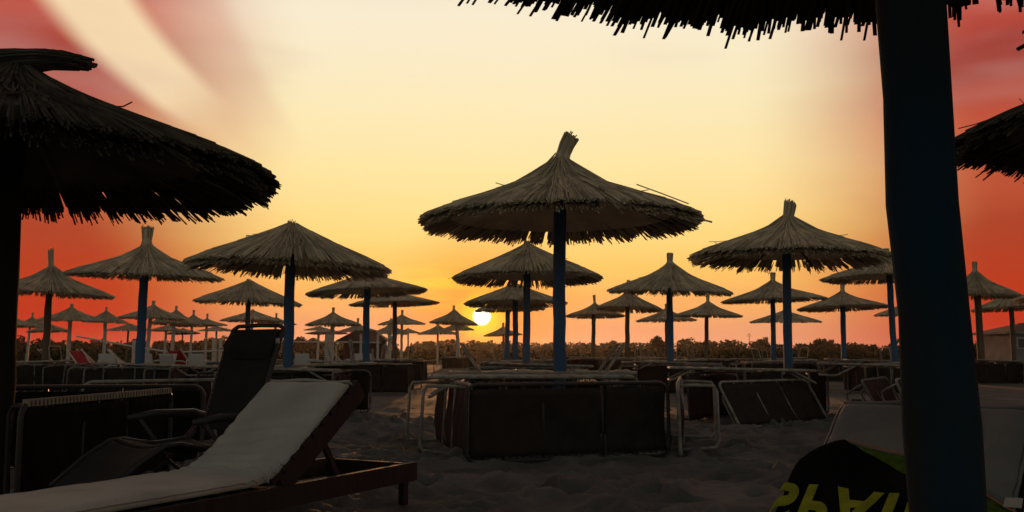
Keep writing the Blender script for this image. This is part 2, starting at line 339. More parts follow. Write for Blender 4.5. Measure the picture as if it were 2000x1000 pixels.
# ---------------------------------------------------------------- thatched umbrellas
R0, RISE0 = 1.4, 0.62
def canopy_mesh(seed, nreed, rw, neck=0.12, shell_t=0.80, stray=10, ragged=0.05, hang=0.09, R=R0, rise=RISE0, m='reed', slots=34):
    rnd = random.Random(seed); b = MB(); th = 0.075
    lob = [(rnd.uniform(0, 6.28), rnd.uniform(0.004, 0.014)) for _ in range(5)]
    def wob(a): return sum(q * math.sin((i + 2) * a + p) for i, (p, q) in enumerate(lob))
    def zt(t): return rise * (1 - t) ** 1.12 + neck * math.exp(-(t / 0.10) ** 1.1) - 0.03 * max(0, t - 0.85) / 0.15
    n = 64; ts = [0.0, 0.04, 0.09, 0.16, 0.3, 0.5, 0.68, shell_t]
    o = len(b.v)
    for side in (0, 1):
        for t in ts:
            for j in range(n):
                a = 2*math.pi*j/n; z = zt(t) if side == 0 else zt(max(t, 0.12)) - th
                rr = max(t, 0.015) * R * (1 + wob(a))
                b.v.append((rr*math.cos(a), rr*math.sin(a), z))
    K = len(ts)
    for i in range(K - 1):
        for j in range(n):
            p = o + i*n + j; q = o + i*n + (j+1) % n
            b.f.append((p, p + n, q + n, q)); p += K*n; q += K*n; b.f.append((p, q, q + n, p + n))
    for j in range(n):
        p = o + (K-1)*n + j; q = o + (K-1)*n + (j+1) % n; b.f.append((p, p + K*n, q + K*n, q))
    gaps = []
    for _ in range(slots // 3):
        g0 = rnd.uniform(0, 6.283)
        for _k in range(3): gaps.append(((g0 + rnd.uniform(-0.12, 0.12)) % 6.283, rnd.uniform(0.0025, 0.0075)))
    clump = [rnd.uniform(-1, 1) for _ in range(90)]
    def reed(a, t0, t1, lay, droop, w, skew, kn=4, lift=0.0):
        if t1 > 0.8:
            lo, hi = min(a, a + skew) - w / R * 0.5, max(a, a + skew) + w / R * 0.5
            if any(lo < g + q and hi > g - q for g, q in gaps): return
        base = len(b.v); pts = []
        for i in range(kn):
            f = i / (kn - 1); t = t0 + (t1 - t0) * f; aa = a + skew * f
            r = t * R * (1 + wob(a)); tt = min(t, 1.0)
            z = zt(tt) - (t - tt) * R * 0.5 + lay + lift * f * f - droop * max(0, (t - 0.8) / 0.2) ** 1.5
            pts.append(Vector((r*math.cos(aa), r*math.sin(aa), z)))
        for i, p in enumerate(pts):
            tn = Vector((-math.sin(a), math.cos(a), 0)); ww = w * (0.7 + 0.3 * math.sin(math.pi * (i + 0.4) / kn)) * (0.55 if i == 0 else 1)
            up = Vector((0, 0, w * 0.75))
            b.v += [tuple(p - tn*ww*0.5), tuple(p + tn*ww*0.5), tuple(p + up)]
        for i in range(kn - 1):
            k = base + i*3
            b.f += [(k, k+1, k+4, k+3), (k+1, k+2, k+5, k+4), (k+2, k, k+3, k+5)]
        b.f += [(base, base+2, base+1), (base+kn*3-3, base+kn*3-2, base+kn*3-1)]
    for i in range(nreed):
        a = rnd.uniform(0, 2*math.pi); c = clump[int(a / (2*math.pi) * 90) % 90]
        u = rnd.random()
        if u < 0.50:                                  # top layer, down to the rim
            t0 = rnd.uniform(0.02, 0.75) ** 0.8; reed(a, t0, 1.0 + c*ragged*0.4 + rnd.gauss(0, ragged*0.35), rnd.uniform(0.0, 0.03), rnd.uniform(0, 0.02), rw * rnd.uniform(.7, 1.5), rnd.gauss(0, 0.016))
        elif u < 0.80:                                # lower layers, forming the thick hanging edge
            reed(a, rnd.uniform(0.66, 0.78), 0.965 + c*ragged*0.5 + rnd.gauss(0, ragged*0.4), -rnd.uniform(0.02, hang), rnd.uniform(0.0, 0.05), rw * rnd.uniform(.7, 1.4), rnd.gauss(0, 0.02), 3)
        else:                                         # short reeds of the middle courses
            t0 = rnd.uniform(0.03, 0.6); reed(a, t0, min(0.98, t0 + rnd.uniform(0.15, 0.4)), rnd.uniform(0.012, 0.04), 0, rw * rnd.uniform(.7, 1.4), rnd.gauss(0, 0.06), 3)
    for i in range(stray):
        a = rnd.uniform(0, 2*math.pi); t0 = rnd.uniform(0.15, 0.8)
        reed(a, t0, t0 + rnd.uniform(0.1, 0.35), 0.02, 0, rw*0.8, rnd.gauss(0, 0.18), 4, rnd.uniform(0.02, 0.09))
    return b.mesh('canopy', M[m])
def knot_mesh(seed, ln, r, lean, bend=0.0, flare=1.25, n=70, ragged=0.12, m='reed'):
    """bundle of reed ends; lean tilts it towards +x, bend curls it further"""
    rnd = random.Random(seed); b = MB()
    def path(f):
        a = lean + bend * f
        return Vector((math.sin(lean + bend*f*0.5) * ln * f, 0, math.cos(lean + bend*f*0.5) * ln * f)), Vector((math.cos(a), 0, -math.sin(a)))
    core = [path(f)[0] for f in (-0.3, 0, 0.3, 0.6, 0.9)]
    b.tube(core, [r*2.1, r*1.25, r*0.9, r*0.8, r*0.85*flare], 10)
    for i in range(n):
        a = rnd.uniform(0, 6.28); rr = r * math.sqrt(rnd.random()) * 1.02; f1 = 1 + rnd.gauss(0, ragged)
        pts = []
        for f in (-0.3, 0.0, 0.35, 0.7 * f1, f1):
            p, side = path(f); sc = (2.3 if f < -0.1 else 1.32 if f == 0 else 0.85 + (flare - 0.85) * max(0, f - 0.35) / 0.65)
            pts.append(p + side * math.cos(a) * rr * sc + Vector((0, 1, 0)) * math.sin(a) * rr * sc)
        b.tube(pts, rnd.uniform(0.005, 0.010), 4)
    return b.mesh('topknot', M[m])
def binding_mesh(r):
    b = MB()
    for k in range(3):
        pts = [(r*1.12*math.cos(a*math.pi/6), r*1.12*math.sin(a*math.pi/6), 0.012*k) for a in range(13)]
        b.tube(pts, 0.006, 5, False)
    return b.mesh('binding', M['bark'])
def pole_mesh(seed, h, r0, r1, m, n=12, rough=0.05):
    rnd = random.Random(seed); b = MB(); k = 14; pts = []; rr = []
    for i in range(k + 1):
        f = i / k; pts.append((rnd.gauss(0, 1) * r0 * 0.05, rnd.gauss(0, 1) * r0 * 0.05, -0.3 + (h + 0.3) * f)); rr.append((r0 + (r1 - r0) * f) * (1 + rnd.uniform(-rough, rough)))
    b.tube(pts, rr, n); return b.mesh('pole', m, True)
def rafter_mesh(R, rise):
    b = MB(); b.tube([(0.05, 0, rise*0.9 - 0.10), (R*0.86, 0, rise*0.14 - 0.10)], [0.022, 0.016], 6); return b.mesh('rafter', M['bare'], True)
FAR = [canopy_mesh(100 + i, 1500, 0.020, neck=0.18 + 0.04*(i % 2), stray=2, ragged=0.018, hang=0.05, rise=0.55) for i in range(4)]
MID = [canopy_mesh(200 + i, 3000, 0.0145, neck=0.20 + 0.02*(i % 3), stray=6, ragged=0.02, hang=0.05, shell_t=0.76, rise=0.55) for i in range(4)]
FLAT_MID = [canopy_mesh(300 + i, 3000, 0.0145, neck=0.04, stray=6, ragged=0.02, hang=0.055, shell_t=0.76) for i in range(3)]
FLAT_FAR = [canopy_mesh(320 + i, 1500, 0.020, neck=0.04, stray=2, ragged=0.018, hang=0.05) for i in range(2)]
KN = {'s': knot_mesh(1, 0.20, 0.072, 0.05, flare=1.0, n=90, ragged=0.05), 't': knot_mesh(2, 0.28, 0.094, 0.02, flare=1.15, n=120, ragged=0.05), 'l': knot_mesh(3, 0.26, 0.062, -0.12, flare=1.0, n=80, ragged=0.05),
      'r': knot_mesh(4, 0.22, 0.082, 0.28, flare=1.05, n=100, ragged=0.06), 'f': knot_mesh(5, 0.04, 0.05, 0.1, flare=1.3, n=40, ragged=0.25)}
BIND = binding_mesh(0.075)
UMB = []
GU = 'thatched reed umbrellas on the beach'
def umbrella(label, pu, l, r, tipv, apexv, knot='s', knotv=None, ppx=None, R=1.4, pm='blue', lod='mid', tilt=(0, 0), bendx=0.0, canopy=None, canopy_rise=0.6, knotm=None, rafters=False, seed=None, fix=None):
    s = len(UMB) if seed is None else seed
    al, ar = math.atan((l - 1000) / F), math.atan((r - 1000) / F); am = (al + ar) / 2; hw = (ar - al) / 2
    dist = R * 1.025 / math.sin(hw); d = dist * math.cos(am); cu = 1000 + F * math.tan(am)
    yt = dist * math.cos(hw) * math.cos(al if abs(al) < abs(ar) else ar)
    c = P(cu, tipv, d); c.z = P(1000, tipv, (yt + d) / 2).z + 0.03; a = P(cu, apexv, d)
    rise = a.z - c.z
    base = P(pu, 600, d)
    if fix:                                       # fix = canopy centre x, distance, rim height, pole x
        d = fix[1]; c = Vector((fix[0], d, fix[2])); rise = canopy_rise; a = Vector((c.x, d, c.z + rise)); base = Vector((fix[3], d, 0))
    t = thing('thatched_umbrella', label, 'umbrella', (base.x, d, 0), 0, GU)
    rs = random.Random(1000 + s)
    if tilt == (0, 0) and not fix: tilt = (R_(rs.uniform(-2.5, 2.5)), R_(rs.uniform(-2.8, 2.8)))
    flat = knot == 'f'
    cm = canopy or ({'far': FLAT_FAR if flat else FAR, 'mid': FLAT_MID if flat else MID}[lod][s % 2 if flat and lod == 'far' else s % 3])
    bh = 0.66 if flat else (0.55 + 0.20)
    o = link('canopy', cm, t); o.location = (c.x - base.x, 0, c.z); o.scale = (R / R0, R / R0, (rise + (0 if flat else 0.10)) / bh)
    if canopy: o.scale = (1, 1, 1)
    spin = rs.uniform(0, 6.28) if not canopy else 0.0
    o.rotation_euler = (Matrix.Rotation(tilt[1], 3, 'Y') @ Matrix.Rotation(tilt[0], 3, 'X') @ Matrix.Rotation(spin, 3, 'Z')).to_euler()
    if knot != 'none':
        km = knotm or KN[knot]; ko = link('topknot', km, t); ko.location = (c.x - base.x - (0.16 if knotm and R == 1.6 else 0), 0, a.z - 0.03)
        if knotv is not None and knotm is None:
            hh = P(cu, knotv, d).z - a.z; base_h = {'s': .20, 't': .28, 'l': .26, 'r': .22, 'f': .05}[knot]
            ko.scale = (1, 1, max(0.5, (hh + 0.03) / base_h))
    pr = (ppx / F * d / 2) if ppx else 0.06
    po = link('pole', pole_mesh(s, c.z + rise * 0.8, pr * 1.04, pr * 0.97, M[pm], 14 if lod == 'mid' else 8), t)
    lean = math.atan2(c.x - base.x, c.z + rise*0.6); po.rotation_euler = (0, lean * 0.6 if not fix or fix[1] > 3 else R_(-1.5), 0)
    if rafters:
        rm = rafter_mesh(R, rise)
        for q in range(8):
            ro = link('rafter', rm, t); ro.location = (c.x - base.x, 0, c.z); ro.rotation_euler = (tilt[0], tilt[1], q * math.pi / 4 + 0.2)
    UMB.append((t, d, base.x, label)); return t

# nearest ones, each with a canopy mesh of its own
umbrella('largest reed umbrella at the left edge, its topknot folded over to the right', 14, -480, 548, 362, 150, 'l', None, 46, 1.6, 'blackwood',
         canopy=canopy_mesh(11, 6500, 0.012, neck=0.08, shell_t=0.74, stray=10, ragged=0.025, hang=0.10, R=1.6, rise=0.60, m='shadereed'),
         knotm=knot_mesh(21, 0.50, 0.09, 1.22, 0.50, 0.55, 460, 0.13, m='shadereed'), rafters=True, tilt=(0, R_(0.5)), fix=(-3.09, 5.75, 2.0, -3.07), canopy_rise=0.66)
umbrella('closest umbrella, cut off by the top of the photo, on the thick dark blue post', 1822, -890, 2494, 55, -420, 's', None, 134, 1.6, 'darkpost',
         canopy=canopy_mesh(12, 7500, 0.012, neck=0.12, shell_t=0.74, stray=10, ragged=0.04, slots=15, hang=0.08, R=1.6, rise=0.62, m='shadereed'), rafters=True, fix=(0.85, 1.75, 2.12, 0.802))
umbrella('big centre umbrella with a tall topknot leaning right, above the boxed sunbeds', 1091, 814, 1381, 433, 320, 'r', 256, 25, 1.41, 'blue',
         canopy=canopy_mesh(13, 5200, 0.0125, neck=0.22, shell_t=0.78, stray=6, ragged=0.018, hang=0.08, R=1.41, rise=0.50),
         knotm=knot_mesh(22, 0.33, 0.085, 0.14, 0.42, 1.05, 110, 0.04), rafters=True, tilt=(0, R_(-0.3)))
umbrella('wide flat-topped umbrella left of centre with a frayed tip and a loose bent reed', 565, 358, 766, 523, 440, 'f', 432, 20, 1.4, 'blue',
         canopy=canopy_mesh(14, 4600, 0.0135, neck=0.02, shell_t=0.72, stray=9, ragged=0.035, hang=0.09, R=1.4, rise=0.58), tilt=(0, R_(2.0)), rafters=True)
umbrella('ragged umbrella right of centre with shaggy edge and stubby leaning topknot', 1535, 1342, 1748, 506, 436, 'r', 395, 17, 1.4, 'blue',
         canopy=canopy_mesh(15, 4300, 0.0145, neck=0.16, shell_t=0.72, stray=16, ragged=0.045, hang=0.09, R=1.4, rise=0.48), tilt=(0, R_(1.2)), rafters=True)
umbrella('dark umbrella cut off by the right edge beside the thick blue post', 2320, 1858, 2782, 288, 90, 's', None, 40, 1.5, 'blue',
         canopy=canopy_mesh(16, 4500, 0.0135, neck=0.12, R=1.5, rise=0.62, m='shadereed'), fix=(4.94, 7.0, 2.55, 4.94), canopy_rise=0.5)
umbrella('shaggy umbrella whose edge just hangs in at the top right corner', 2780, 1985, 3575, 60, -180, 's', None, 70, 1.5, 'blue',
         canopy=canopy_mesh(17, 5000, 0.0135, neck=0.12, ragged=0.08, hang=0.16, R=1.5, rise=0.62, m='shadereed'), fix=(3.44, 2.9, 2.14, 3.44))
def loose_reed(i, pts, r=0.006):
    t = UMB[i][0]; o = Vector((t.location.x, t.location.y, 0)); b = MB(); b.tube([P(*q) - o for q in pts], r, 5); b.obj('loose_reed', M['reed'], t)
loose_reed(3, [(535, 452, 12.3), (500, 459, 12.3), (482, 461, 12.3), (474, 474, 12.3), (470, 478, 12.3)])
loose_reed(2, [(1243, 360, 8.9), (1290, 377, 8.9), (1345, 398, 8.9)]); loose_reed(2, [(1350, 424, 9.0), (1376, 430, 9.0), (1391, 434, 9.0)], 0.009)
# second row
umbrella('umbrella with an upright flared topknot on a blue pole, second from the left edge', 276, 118, 441, 543, 482, 't', 445, 17, 1.4)
umbrella('dark umbrella with a thin left-leaning topknot, next to the left edge pole', 93, -38, 226, 576, 525, 'l', 488, 13, 1.4, 'bare')
umbrella('umbrella directly behind the big centre one, partly hidden below its rim', 1028, 880, 1181, 545, 475, 'f', 470, 14, 1.4)
umbrella('smooth low cone umbrella above the black reclining chair', 485, 374, 591, 593, 547, 'f', 545, 10, 1.4)
umbrella('upper of two overlapping umbrellas left of the sun', 716, 592, 839, 573, 532, 'f', 530, 13, 1.4)
umbrella('lower of two overlapping umbrellas left of the sun, on a slim pole', 772, 681, 859, 595, 569, 'f', 567, 9, 1.4, 'bare')
umbrella('umbrella with a small pointed topknot right of the big centre one, on a blue pole', 1307, 1184, 1437, 572, 517, 's', 495, 13, 1.4)
umbrella('umbrella seen between the shaggy one and its neighbour, with a slim waisted topknot', 1508, 1406, 1618, 588, 553, 's', 533, 10, 1.4)
umbrella('umbrella just left of the thick post with a waisted topknot and sloping pole', 1645, 1555, 1741, 603, 572, 's', 551, 10, 1.4)
umbrella('umbrella half hidden behind the thick post, its rim above the sloping-pole one', 1745, 1602, 1868, 546, 500, 's', 486, 12, 1.4)
umbrella('umbrella visible in the gap right of the thick post, on a dark pole', 1912, 1818, 1998, 580, 532, 's', 512, 13, 1.2, 'bare')
umbrella('umbrella whose left slope shows at the right edge above the pale house', 2110, 1975, 2245, 588, 530, 's', 500, 13, 1.4, 'bare')
umbrella('thin low umbrella edge under the one right of the thick post', 1975, 1893, 2060, 604, 572, 'f', 570, 9, 1.3, 'bare')
# third row
umbrella('umbrella just above and right of the sun, its rim touching the blue poles', 1007, 904, 1108, 594, 553, 'f', 552, 11, 1.4)
umbrella('umbrella edge right beside the sun, under the one above it', 988, 926, 1066, 606, 575, 'f', 572, 9, 1.4)
umbrella('small umbrella with a pointed topknot immediately left of the sun', 898, 838, 934, 632, 606, 's', 597, 7, 1.4, 'whitepole', 'far')
umbrella('flat umbrella under the pointed one left of the sun', 893, 860, 928, 645, 630, 'f', 629, 4, 1.3, 'whitepole', 'far')
umbrella('little umbrella lowest left of the sun on a thin pale pole', 855, 815, 896, 653, 636, 's', 627, 4, 1.3, 'whitepole', 'far')
umbrella('little umbrella low on the right of the sun behind the blue poles', 984, 944, 1021, 655, 640, 's', 631, 4, 1.3, 'bare', 'far')
umbrella('umbrella with a bent topknot first to the right of the centre pole', 1157, 1103, 1221, 618, 595, 'l', 577, 8, 1.3, 'bare')
umbrella('broad umbrella partly behind the pointed one right of centre, on a dark slim pole', 1223, 1160, 1296, 604, 568, 's', 548, 9, 1.4, 'bare')
umbrella('low umbrella behind the blue pole of the pointed one right of centre', 1301, 1241, 1363, 627, 605, 's', 594, 7, 1.4, 'bare', 'far')
umbrella('umbrella with a slender concave cone between two larger ones on the right', 1377, 1314, 1453, 618, 592, 's', 575, 8, 1.4, 'bare')
umbrella('low cone umbrella behind the blue pole of the shaggy one', 1531, 1462, 1606, 630, 606, 'f', 603, 7, 1.4, 'bare', 'far')
umbrella('umbrella tip sticking out left of the thick post, lowest one there', 1772, 1706, 1838, 617, 590, 's', 580, 8, 1.4, 'bare', 'far')
# far left and far middle
FG = [
 ('far umbrella nearest the left edge under the thin-topknot one', 20, -55, 82, 638, 616, 's', 608, 6),
 ('far umbrella peeping out between two others at far left, tiny topknot', 57, 20, 104, 637, 620, 's', 611, 5),
 ('far umbrella on two white poles, third peak from the left edge', 137, 68, 207, 627, 602, 's', 594, 8),
 ('far umbrella with the round low peak left of the flared-topknot pole', 207, 160, 252, 630, 607, 's', 600, 7),
 ('far umbrella with the highest peak, behind the blue pole at left', 289, 228, 367, 623, 597, 's', 588, 8),
 ('far umbrella with a blunt square topknot right of the highest far peak', 338, 290, 395, 633, 607, 's', 598, 7),
 ('far umbrella with a thin topknot, second to the left of the black chair', 374, 330, 424, 636, 616, 's', 606, 5),
 ('far umbrella with a thin topknot just left of the black chair', 404, 362, 446, 637, 623, 's', 613, 5),
 ('far umbrella showing beneath the smooth cone above the black chair', 492, 429, 556, 628, 606, 'f', 604, 6),
 ('far umbrella with a nub behind the black chair, between it and the blue pole', 538, 498, 580, 634, 621, 's', 612, 5),
 ('far umbrella with a pointed peak on paired white posts, right of the tall blue pole', 649, 594, 706, 635, 611, 's', 601, 8),
 ('far umbrella with a long thin topknot beside the red-brown roof', 698, 655, 742, 648, 634, 's', 622, 5),
 ('far umbrella with a pointed peak just right of the slim pole, left of the sun', 785, 736, 834, 634, 616, 's', 606, 5),
 ('far umbrella with a low nub left of the slim pole, left of the sun', 760, 726, 800, 652, 632, 's', 622, 7),
 ('far umbrella rim under the paired-post one, upper of two', 622, 592, 655, 646, 637, 'f', 636, 5),
 ('far umbrella rim under the paired-post one, lower of two', 640, 596, 680, 652, 642, 'f', 641, 5),
 ('low far umbrella at far left, nearly touching the tree line', 95, 50, 140, 648, 632, 'f', 631, 4),
 ('low far umbrella behind the flared-topknot pole, over the red chairs', 250, 205, 300, 646, 632, 'f', 631, 4),
 ('low far umbrella right of the flared-topknot pole', 324, 286, 366, 647, 635, 'f', 634, 5),
 ('tiny far umbrella on a pale pole left of the black chair', 358, 322, 392, 652, 641, 'f', 640, 3),
 ('tiny far umbrella closest to the left side of the black chair', 424, 384, 462, 647, 637, 'f', 636, 4),
 ('tiny far umbrella right of the sun-side poles, partly hidden', 798, 772, 822, 651, 641, 'f', 640, 3)]
for i, (lb, pu, l, r, tv, av, kn, kv, px) in enumerate(FG):
    umbrella(lb, pu, l, r, tv, av, kn, kv, px, 1.4, 'whitepole' if i not in (16, 17, 19, 21) else 'bare', 'far')

# ---------------------------------------------------------------- sunbeds of steel tube and textile
LBED, WBED = 1.86, 0.62
def sunbed_meshes(sling, fr):
    f = MB(); c = 0.09; hx, hy = LBED/2, WBED/2; pts = []
    for cx, cy, a0 in ((hx-c, hy-c, 0), (-hx+c, hy-c, 90), (-hx+c, -hy+c, 180), (hx-c, -hy+c, 270)):
        for k in range(5): a = R_(a0 + k*22.5); pts.append((cx + c*math.cos(a), cy + c*math.sin(a), 0))
    pts.append(pts[0]); f.tube(pts, 0.016, 8, False)
    for x in (-0.25, 0.30): f.tube([(x, -hy, -0.02), (x, hy, -0.02)], 0.012, 6)
    s = MB()
    def fn(u, v, sd):
        x = X0 + (X1 - X0) * u; y = (v - .5) * (WBED - 0.07 - 0.012 * math.sin(u * 40) ** 2)
        sag = -0.035 * (1 - (2*v-1)**2) * (0.7 + 0.3*math.sin(u*7 + X0*3)) + 0.006*math.sin(u*34 + v*7) * (1 - v*0.5) + 0.008*mnoise.noise(Vector((u*3 + X0, v*2.2, 1)))
        return (x, y, sag + 0.012 - 0.008 * sd)
    for X0, X1 in ((-LBED/2 + 0.03, 0.27), (0.33, LBED/2 - 0.03)): s.slab(fn, 30, 10)
    for k in range(30):
        x = -LBED/2 + 0.08 + k * (LBED - 0.16) / 29
        for sg in (-1, 1): s.tube([(x, sg * (WBED/2 - 0.05), 0.002), (x + 0.012, sg * WBED/2, 0.004)], 0.004, 4)
    lg = MB(); lg.tube([(0, -hy+0.03, 0), (0.05, -hy+0.03, -0.16), (0.10, -hy+0.04, -0.31), (0.105, -hy+0.09, -0.335), (0.105, hy-0.09, -0.335), (0.10, hy-0.04, -0.31), (0.05, hy-0.03, -0.16), (0, hy-0.03, 0)], 0.015, 8)
    return f.mesh('frame', fr, True), s.mesh('sling', sling, True), lg.mesh('leg', fr, True)
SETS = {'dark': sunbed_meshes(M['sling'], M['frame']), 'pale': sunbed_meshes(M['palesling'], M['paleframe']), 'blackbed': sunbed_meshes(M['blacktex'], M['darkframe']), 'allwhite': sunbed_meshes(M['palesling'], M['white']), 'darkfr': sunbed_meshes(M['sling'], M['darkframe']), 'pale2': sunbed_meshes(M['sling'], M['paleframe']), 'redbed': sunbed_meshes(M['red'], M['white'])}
st = MB()
for k in range(46):
    x = -0.88 + k * 1.76 / 45
    st.box((x, WBED/2, 0), (0.022, 0.040, 0.036))
STRAPS = st.mesh('webbing_straps', M['strap'])
def sunbed(label, p, ax, stand='edge', lean=0.0, kind='dark', group=None, flip=False, fold=0.0, straps=False, z=None):
    """p: middle of the bed on the ground; ax: direction of its length; stand edge / flat / upturned"""
    f, s, l = SETS[kind]
    t = thing('sunbed', label, 'sunbed', (0, 0, 0), 0, group)
    x = Vector((ax[0], ax[1], 0)).normalized(); n = Vector((-x.y, x.x, 0))
    if stand == 'edge':                              # standing on its long edge, legs pointing along the normal
        up = Vector((0, 0, 1)); yv = (up * math.cos(lean) + n * math.sin(lean)).normalized(); zv = x.cross(yv)
        if flip: x = -x; zv = -zv
        org = Vector((p[0], p[1], (WBED/2) * math.cos(lean) - 0.005 if z is None else z))
    elif stand == 'flat': yv = n; zv = Vector((0, 0, 1)); org = Vector((p[0], p[1], z))
    else: yv = -n; zv = Vector((0, 0, -1)); org = Vector((p[0], p[1], z))
    zv = x.cross(yv)
    if lean and stand != 'edge':
        rot = Matrix.Rotation(lean, 3, 'Y'); 
        B = Matrix((x, yv, zv)).transposed() @ rot
    else: B = Matrix((x, yv, zv)).transposed()
    t.matrix_world = Matrix.Translation(org) @ B.to_4x4()
    link('frame', f, t); link('sling', s, t)
    for lx, sg in ((-0.62, 1), (0.62, -1)):
        lo = link('leg', l, t); lo.location = (lx, 0, 0); lo.scale = (sg, 1, 1); lo.rotation_euler = (0, fold * sg, 0)
    if straps: link('webbing_straps', STRAPS, t)
    return t

# boxed group in the middle, around the pole of the big centre umbrella
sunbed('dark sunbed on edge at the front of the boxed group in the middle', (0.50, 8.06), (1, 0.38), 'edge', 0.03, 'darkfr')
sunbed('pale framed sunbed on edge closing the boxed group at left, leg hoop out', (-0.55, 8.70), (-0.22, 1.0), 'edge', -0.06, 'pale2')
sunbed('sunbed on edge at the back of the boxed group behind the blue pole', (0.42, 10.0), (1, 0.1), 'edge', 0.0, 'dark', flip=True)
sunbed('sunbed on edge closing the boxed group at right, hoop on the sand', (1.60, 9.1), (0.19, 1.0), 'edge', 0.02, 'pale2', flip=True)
sunbed('pale sunbed lying flat on top of the boxed group in front of the blue pole', (0.16, 8.92), (1, 0.06), 'flat', 0, 'pale', z=0.655, fold=1.35)
sunbed('pale sunbed lying upturned over the back of the boxed group, behind the blue pole', (0.30, 9.75), (1, 0.03), 'upturned', 0, 'pale', z=0.675, fold=0.9)
# right hand group
sunbed('leaning brown sunbed right of centre, pale rounded frame tilted on the sand', (3.30, 12.0), (0.77, 0.64), 'edge', 0.55, 'pale2')
sunbed('dark sunbed on edge just left of the leaning one, right of centre', (2.75, 12.9), (0.55, 0.83), 'edge', 0.05, 'darkfr')
sunbed('pale sunbed flat on top of the group under the shaggy umbrella', (3.05, 12.75), (1, -0.08), 'flat', 0.02, 'pale', z=0.66, fold=1.4)
sunbed('sunbed on edge behind the pole of the shaggy umbrella', (3.6, 13.6), (1, 0.1), 'edge', 0.0, 'dark', flip=True)
sunbed('second leaning sunbed, left of the thick post, beyond the first leaning one', (4.86, 12.4), (0.5, 0.86), 'edge', 0.5, 'dark')
sunbed('leaning sunbed with a pale bent frame, half hidden behind the thick post', (5.20, 12.0), (0.6, 0.8), 'edge', 0.42, 'pale2')
sunbed('pale sunbed flat on the leaning ones beside the thick post', (5.3, 13.4), (1, 0.15), 'flat', 0.03, 'pale', z=0.70, fold=1.4)
# left foreground stack edge
sunbed('dark sunbed on edge at left, its top rail wrapped in ribbed cream straps', (-2.62, 6.2), (0.09, 1.0), 'edge', 0.0, 'blackbed', straps=True, z=0.285)
sunbed('dark sunbed standing behind the cream strapped one at left', (-3.35, 7.4), (1, 0.15), 'edge', 0.1, 'blackbed')
sunbed('sunbed on edge left of the black chair, pale rounded frame corner showing', (-3.15, 9.2), (0.75, 0.66), 'edge', 0.12, 'pale2')

# every other umbrella has beds stood on edge round its pole
rr = random.Random(5)
SHORT = {3: 'wide flat-topped umbrella left of centre', 7: 'flared-topknot umbrella at left', 8: 'thin-topknot umbrella at far left', 9: 'umbrella behind the centre one',
 10: 'smooth cone above the black chair', 11: 'upper overlapping umbrella left of sun', 12: 'lower overlapping umbrella left of sun', 13: 'pointed umbrella right of centre',
 14: 'slim waisted umbrella behind the shaggy one', 15: 'sloping-pole umbrella by the post', 16: 'umbrella half behind the thick post', 17: 'umbrella in the gap beside the post',
 20: 'umbrella just above the sun', 22: 'pointed umbrella touching the sun', 26: 'bent-topknot umbrella right of centre', 27: 'broad umbrella on dark slim pole', 28: 'low umbrella behind the pointed one',
 29: 'slender concave umbrella at right', 30: 'low cone behind the shaggy umbrella'}
def cluster(i, n=4, tops=1, kinds=('dark', 'dark', 'darkfr')):
    t, d, x, lab = UMB[i]
    short = lab
    g = 'sunbeds round the pole: ' + SHORT[i]
    a0 = rr.uniform(-0.25, 0.25)
    for k in range(n):
        a = a0 + k * math.pi / 2 + rr.uniform(-0.14, 0.14)
        off = 0.80 if k % 2 else 0.72
        px = x + math.sin(a) * off * -1; py = d - math.cos(a) * off
        side = ('front', 'left', 'back', 'right')[k]
        sunbed(f'{side} sunbed stood on edge round pole of the ' + SHORT[i], (px, py), (math.cos(a), math.sin(a) * -1 if False else math.sin(a)), 'edge', rr.uniform(-0.08, 0.12), rr.choice(kinds), g, flip=(rr.random() < 0.3))
    for k in range(tops):
        st_ = 'upturned' if (i + k) % 2 == 0 else 'flat'
        sunbed(f'{"upturned" if st_ == "upturned" else "flat"} {"rear " if k else ""}pale sunbed above beds of the ' + SHORT[i], (x + rr.uniform(-.3, .3), d - 0.35 + 0.65*k), (1, rr.uniform(-.2, .2)), st_, 0.03, 'pale', g, z=0.665 + 0.03*k, fold=rr.uniform(0.1, 0.6) if st_ == 'upturned' else 1.4)
for i, n, tp in ((3, 4, 2), (7, 4, 1), (8, 4, 1), (9, 4, 1), (10, 4, 1), (11, 4, 2), (12, 4, 1), (13, 4, 2), (14, 4, 2), (15, 4, 1), (16, 4, 2), (17, 4, 1), (20, 3, 1), (26, 3, 2), (27, 4, 2), (29, 3, 1), (28, 3, 1), (30, 3, 1), (22, 3, 1)):
    cluster(i, n, tp)

